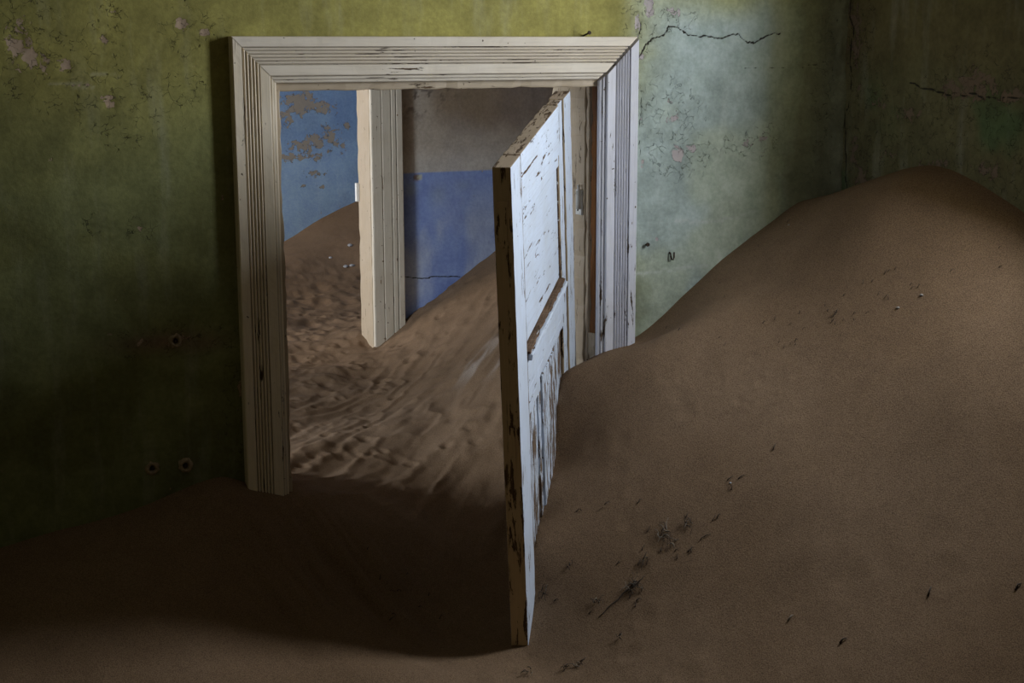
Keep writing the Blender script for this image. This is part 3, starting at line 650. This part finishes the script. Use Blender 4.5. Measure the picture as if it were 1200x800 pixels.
# ------------------------------------------------------------------ sand
def cluster(lo, hi, brk):
    out = [np.array([hi])]
    for a, b, s in brk: out.append(np.arange(a, b, s))
    return np.unique(np.round(np.concatenate(out), 4))
gx = cluster(-2.6, 1.745, [(-2.6,-1,.06),(-1,-.75,.02),(-.75,1.745,.008)])
gy = np.unique(np.round(np.r_[np.arange(-5, -2.2, .08), np.arange(-2.2, -1.6, .03), np.arange(-1.6, .25, .008)], 4))
gx2 = np.unique(np.round(np.r_[np.arange(-1.7, -.1, .06), np.arange(-.1, 1.68, .010), np.arange(1.68, 3.2, .05)], 4))
gy2 = np.unique(np.round(np.r_[np.arange(.248, 2.0, .011), np.arange(2.0, 4.02, .014)], 4))
def sand_mesh(name, gx, gy, keepf=None):
    X, Y = np.meshgrid(gx, gy, indexing='ij'); H = sand_h(X, Y)
    keep = None
    if keepf is not None:
        cx = (X[:-1,:-1]+X[1:,1:])/2; cy = (Y[:-1,:-1]+Y[1:,1:])/2; keep = keepf(cx, cy)
    me = grid_mesh(name, np.stack([X, Y, H], -1), keep)
    u = X*.74-Y*.67; v = X*.67+Y*.74
    pale = np.exp(-(((X-1.02)/.16)**2+((Y-.95)/.22)**2))*sstep(.42, .66, fbm(u*16, v*3.2, 91))*.8  # grey highlight on the passage ripples, painted into the sand colour
    fattr(me, 'pale', pale)
    return me
# one drift lies through all three rooms: front part, doorway and back part share their border row
gxa = np.unique(np.round(np.r_[gx, gx2], 4)); gya = np.unique(np.round(np.r_[gy, gy2], 4))
inroom = lambda x, y: ((y < .012) & (x < RX+.01)) | ((y > 0) & (y < WALLT+.02) & (x > -.005) & (x < OW+.02)) | ((y >= WALLT+.01) & (y < Y2W+.01) & (x > -1.69)) | ((y > Y2W) & (y < Y2W+W2T+.01) & (x > -.02) & (x < DX1+.005)) | ((y > Y2W+W2T-.005) & (x > -1.2) & (x < 1.66))
me = sand_mesh('sand_drift', gxa, gya, inroom)
sd = link('sand_drift', me, M['sand'], smooth=True)
tag(sd, 'brown desert sand drifted deep through the doorway and up the right wall', 'sand', None, 'stuff')

# ------------------------------------------------------------------ small things on the walls
def ring_hole(x, z, r, label):
    bm = bmesh.new(); n = 18; rr = random.Random(int(x*1e3)); rows = []
    for k, (f, dep) in enumerate(((1.75, .004), (1.25, -.004), (.9, -.002), (.5, .006))):
        rows.append([bm.verts.new((x+math.cos(2*PI_*i/n)*r*f*(1+.18*rr.uniform(-1, 1)), -.006+dep, z+math.sin(2*PI_*i/n)*r*f*(1+.18*rr.uniform(-1, 1)))) for i in range(n)])
    for a, b in zip(rows[:-1], rows[1:]):
        for i in range(n): bm.faces.new((a[i], a[(i+1) % n], b[(i+1) % n], b[i]))
    root = empty('wall_plug', (x, 0, z)); tag(root, label, 'wall plug')
    o = from_bm('plaster_rim', bm, M['plug'], root, True); o.location = (-x, 0, -z)
    bm = bmesh.new(); bmesh.ops.create_cone(bm, cap_ends=True, segments=12, radius1=r*.52, radius2=r*.42, depth=.006, matrix=Matrix.Translation((0, -.006, 0)) @ Matrix.Rotation(math.radians(90), 4, 'X'))
    from_bm('hole', bm, M['iron'], root)
PI_ = math.pi
ring_hole(-.347, 1.053, .010, 'crumbled plug hole low on the dark green wall, the left of two')
ring_hole(-.264, 1.050, .011, 'crumbled plug hole low on the dark green wall, the right of two')
ring_hole(-.274, 1.372, .010, 'dark hole in a brown bare patch of the left wall')
def tube(name, pts, r, mat, parent=None, seg=7, taper=True):
    bm = bmesh.new(); rings = []; n = len(pts)
    for i, p in enumerate(pts):
        p = Vector(p); d = (Vector(pts[min(i+1, n-1)])-Vector(pts[max(i-1, 0)])).normalized()
        a = d.orthogonal().normalized(); b = d.cross(a); rr = r*(1-.55*i/(n-1)) if taper else r
        rings.append([bm.verts.new(p+(a*math.cos(2*PI_*k/seg)+b*math.sin(2*PI_*k/seg))*rr) for k in range(seg)])
    for A, B in zip(rings[:-1], rings[1:]):
        for k in range(seg): bm.faces.new((A[k], A[(k+1) % seg], B[(k+1) % seg], B[k]))
    bm.faces.new(rings[0][::-1]); bm.faces.new(rings[-1])
    bmesh.ops.recalc_face_normals(bm, faces=bm.faces[:])
    return from_bm(name, bm, mat, parent, True)
# bent hook right of the doorway
hk = tube('wall_hook', [(1.143, .008, 1.511), (1.143, -.006, 1.508), (1.1435, -.009, 1.498), (1.146, -.010, 1.489), (1.150, -.010, 1.488), (1.1535, -.010, 1.495), (1.1535, -.010, 1.510)], .0026, M['iron'], taper=False)
tag(hk, 'small bent iron hook on the pale green wall right of the doorway', 'hook')
tag(nail('nail', (1.066, .01, 1.535), (0, -1, .1), .022, .0030, M['iron']), 'dark nail stub on the pale wall up left of the bent hook', 'nail')

# ------------------------------------------------------------------ dry plant bits on the drift
def flat_path(x, y, ang, L, n=6, curl=.6, lift=.004, rr=random):
    pts = []; a = ang; px, py = x, y
    for i in range(n):
        pts.append((px, py, hz(px, py)+lift+.004*math.sin(i/(n-1)*PI_)*rr.uniform(.2, 1.5)))
        px += math.cos(a)*L/(n-1); py += math.sin(a)*L/(n-1); a += rr.uniform(-curl, curl)
    return pts
def tuft(x, y, r, n, label, seed, long=None, group=None):
    rr = random.Random(seed); root = empty('dry_plant', (0, 0, 0)); tag(root, label, 'dry plant', group)
    root.location = (x, y, hz(x, y)); off = Vector(root.location)
    for i in range(n):
        a = rr.uniform(0, 2*PI_); d = rr.uniform(0, r*.6)
        P = flat_path(x+math.cos(a)*d, y+math.sin(a)*d*.7, rr.uniform(0, 2*PI_), rr.uniform(.35, 1.)*r, 5, .9, rr.uniform(.002, .012), rr)
        P = [tuple(Vector(p)-off) for p in P]
        tube('stalk', P, rr.uniform(.0007, .0015), M['straw'] if rr.random() < .3 else M['twig'], root, 5)
    if long:
        P = flat_path(x+long[0], y+long[1], long[2], long[3], 9, .12, .003, rr)
        tube('stem', [tuple(Vector(p)-off) for p in P], .0022, M['twig'], root, 6)
    return root
def twig(x, y, ang, L, r, label, seed, group=None, mat='twig'):
    rr = random.Random(seed); P = flat_path(x, y, ang, L, 5, .4, .002, rr); off = Vector(P[0])
    o = tube('twig', [tuple(Vector(p)-off) for p in P], r, M[mat], None, 5); o.location = off
    return tag(o, label, 'twig', group)
tuft(.631, -.719, .034, 22, 'largest clump of dark dry plant bits, a long curved stem trailing below it', 101, long=(.012, .004, math.radians(176), .10))
tuft(.738, -.684, .030, 16, 'dark dry clump at the upper end of the trail of plant bits', 102)
tuft(.737, -.711, .018, 9, 'small dark clump touching the underside of the upper dry clump', 103)
tuft(.672, -.688, .019, 9, 'small dry curl with a pale loop just above the largest clump', 104)
tuft(.783, -.705, .024, 9, 'thin dark streak of bits running up right of the upper dry clump', 105)
tuft(.557, -.678, .022, 8, 'slanting pair of dry stalks left of the largest clump', 106)
tuft(.471, -.556, .018, 9, 'pale dry sprig beside the foot of the white door face', 107)
tuft(.541, -.563, .015, 5, 'tiny upright dry sprig right of the door at mid slope', 108)
tuft(.669, -.514, .012, 4, 'tiny dark tuft alone on the slope right of the door', 109)
tuft(.425, -.771, .016, 7, 'dark dry tuft in the foreground right of the door foot', 110)
tuft(.448, -.786, .019, 8, 'pale twisted stalk lying in the foreground at the bottom edge', 111)
tuft(.345, -.735, .018, 8, 'dark tuft in the foreground just in front of the door foot', 112)
tuft(.548, -.795, .012, 5, 'small dark sprig standing alone below the long curved stem', 113)
tuft(1.309, -.560, .011, 5, 'small dark tuft among the bits on the upper drift', 114)
G = 'loose dry twigs and specks scattered on the sand'
GL = 'small dry dark twig among those scattered on the brown sand'
rr = random.Random(77)
SP = [(.724,-.570),(.902,-.696),(.922,-.714),(.898,-.721),(1.014,-.724),(.763,-.761),(.733,-.746),(.79,-.756),(.613,-.759),(.532,-.681),(.485,-.589),(.607,-.466),(.613,-.73),
 (1.088,-.354),(1.085,-.384),(1.347,-.634),(1.267,-.459),(1.244,-.509),(1.449,-.706),(1.513,-.749),(1.475,-.099),(1.384,-.089),(1.249,-.101),(1.205,-.194),(1.083,-.089),(1.029,-.246),
 (1.222,-.416),(1.295,-.566),(1.322,-.619),(1.587,-.84),(1.62,-.80)]
for i in range(26):
    t = rr.random(); SP.append((1.16+.30*t+rr.uniform(-.02, .02), -.44-.22*t+rr.uniform(-.06, .06)))
for i in range(14): SP.append((rr.uniform(.62, .86), rr.uniform(-.76, -.64)))
for i in range(10): SP.append((rr.uniform(.12, .30), rr.uniform(-.40, -.18)))
for i, (x, y) in enumerate(SP):
    if x < .35: g, l = 'dark twigs in the hollow left of the door', 'tiny dark twig in the shaded hollow left of the door'
    elif y > -.3 and x > 1.: g, l = 'dark twigs on the shaded strip below the pale wall', 'tiny dark twig on the shaded sand strip below the pale green wall'
    elif x > 1.05: g, l = 'dark twigs strewn over the upper drift', 'tiny dark twig in the band strewn across the upper drift'
    elif x > .88: g, l = 'dark twigs above the trail of clumps', 'tiny dark twig on the slope above the trail of dry clumps'
    else: g, l = 'dark twigs around the dry clumps', 'tiny dark twig lying loose around the dry clumps right of the door'
    k = .62 if x > 1.05 else 1
    twig(x, y, rr.uniform(-.6, .9), k*rr.uniform(.008, .017), k*rr.uniform(.0010, .0017), l, 300+i, g)
twig(.831, -1.062, .1, .016, .0022, 'pale grey splinter lying alone on the lower right sand', 401, mat='straw')
twig(.872, -1.197, .2, .017, .0028, 'dark stub poking from the sand near the bottom edge', 402)
twig(1.05, -1.262, .5, .022, .0026, 'dark slanting twig on the open sand, the longer of the right pair', 403)
twig(1.166, -1.397, .3, .015, .0030, 'dark twig nearest the right edge of the photograph', 404)
def crumb(x, y, r, mat, label, seed, group=None, name='pebble', cat='pebble'):
    rr = random.Random(seed); bm = bmesh.new(); bmesh.ops.create_icosphere(bm, subdivisions=2, radius=r)
    for v in bm.verts: v.co *= 1+.28*noise.noise(v.co*180+Vector((seed, 0, 0))); v.co.z *= .6
    o = from_bm(name, bm, M[mat], None); o.location = (x, y, hz(x, y)+r*.25); o.rotation_euler = (0, 0, rr.uniform(0, 6)); return tag(o, label, cat, group)
crumb(1.442, -.731, .005, 'stone', 'pale pebble near the top right of the drift', 501)
crumb(1.395, -.70, .0045, 'stone', 'small pale crumb beside the pale pebble on the upper drift', 502)
crumb(.905, -.706, .0030, 'shell', 'tiny white crumb above the trail of plant bits', 503)
crumb(1.47, -.115, .0035, 'stone', 'tiny pale crumb high beside the pale green wall', 504)
for k, (x, y, lab) in enumerate(((1.42, 3.66, 'upper white plaster lump on the far dune'), (1.30, 3.62, 'left white plaster crumb on the far dune'), (1.34, 3.5, 'lower white plaster lump at the foot of the far dune'), (1.37, 3.49, 'small white lump beside the lower one on the far dune'))):
    crumb(x, y, .013 if k != 1 else .009, 'shell', lab, 510+k, None, 'plaster_lump', 'rubble')
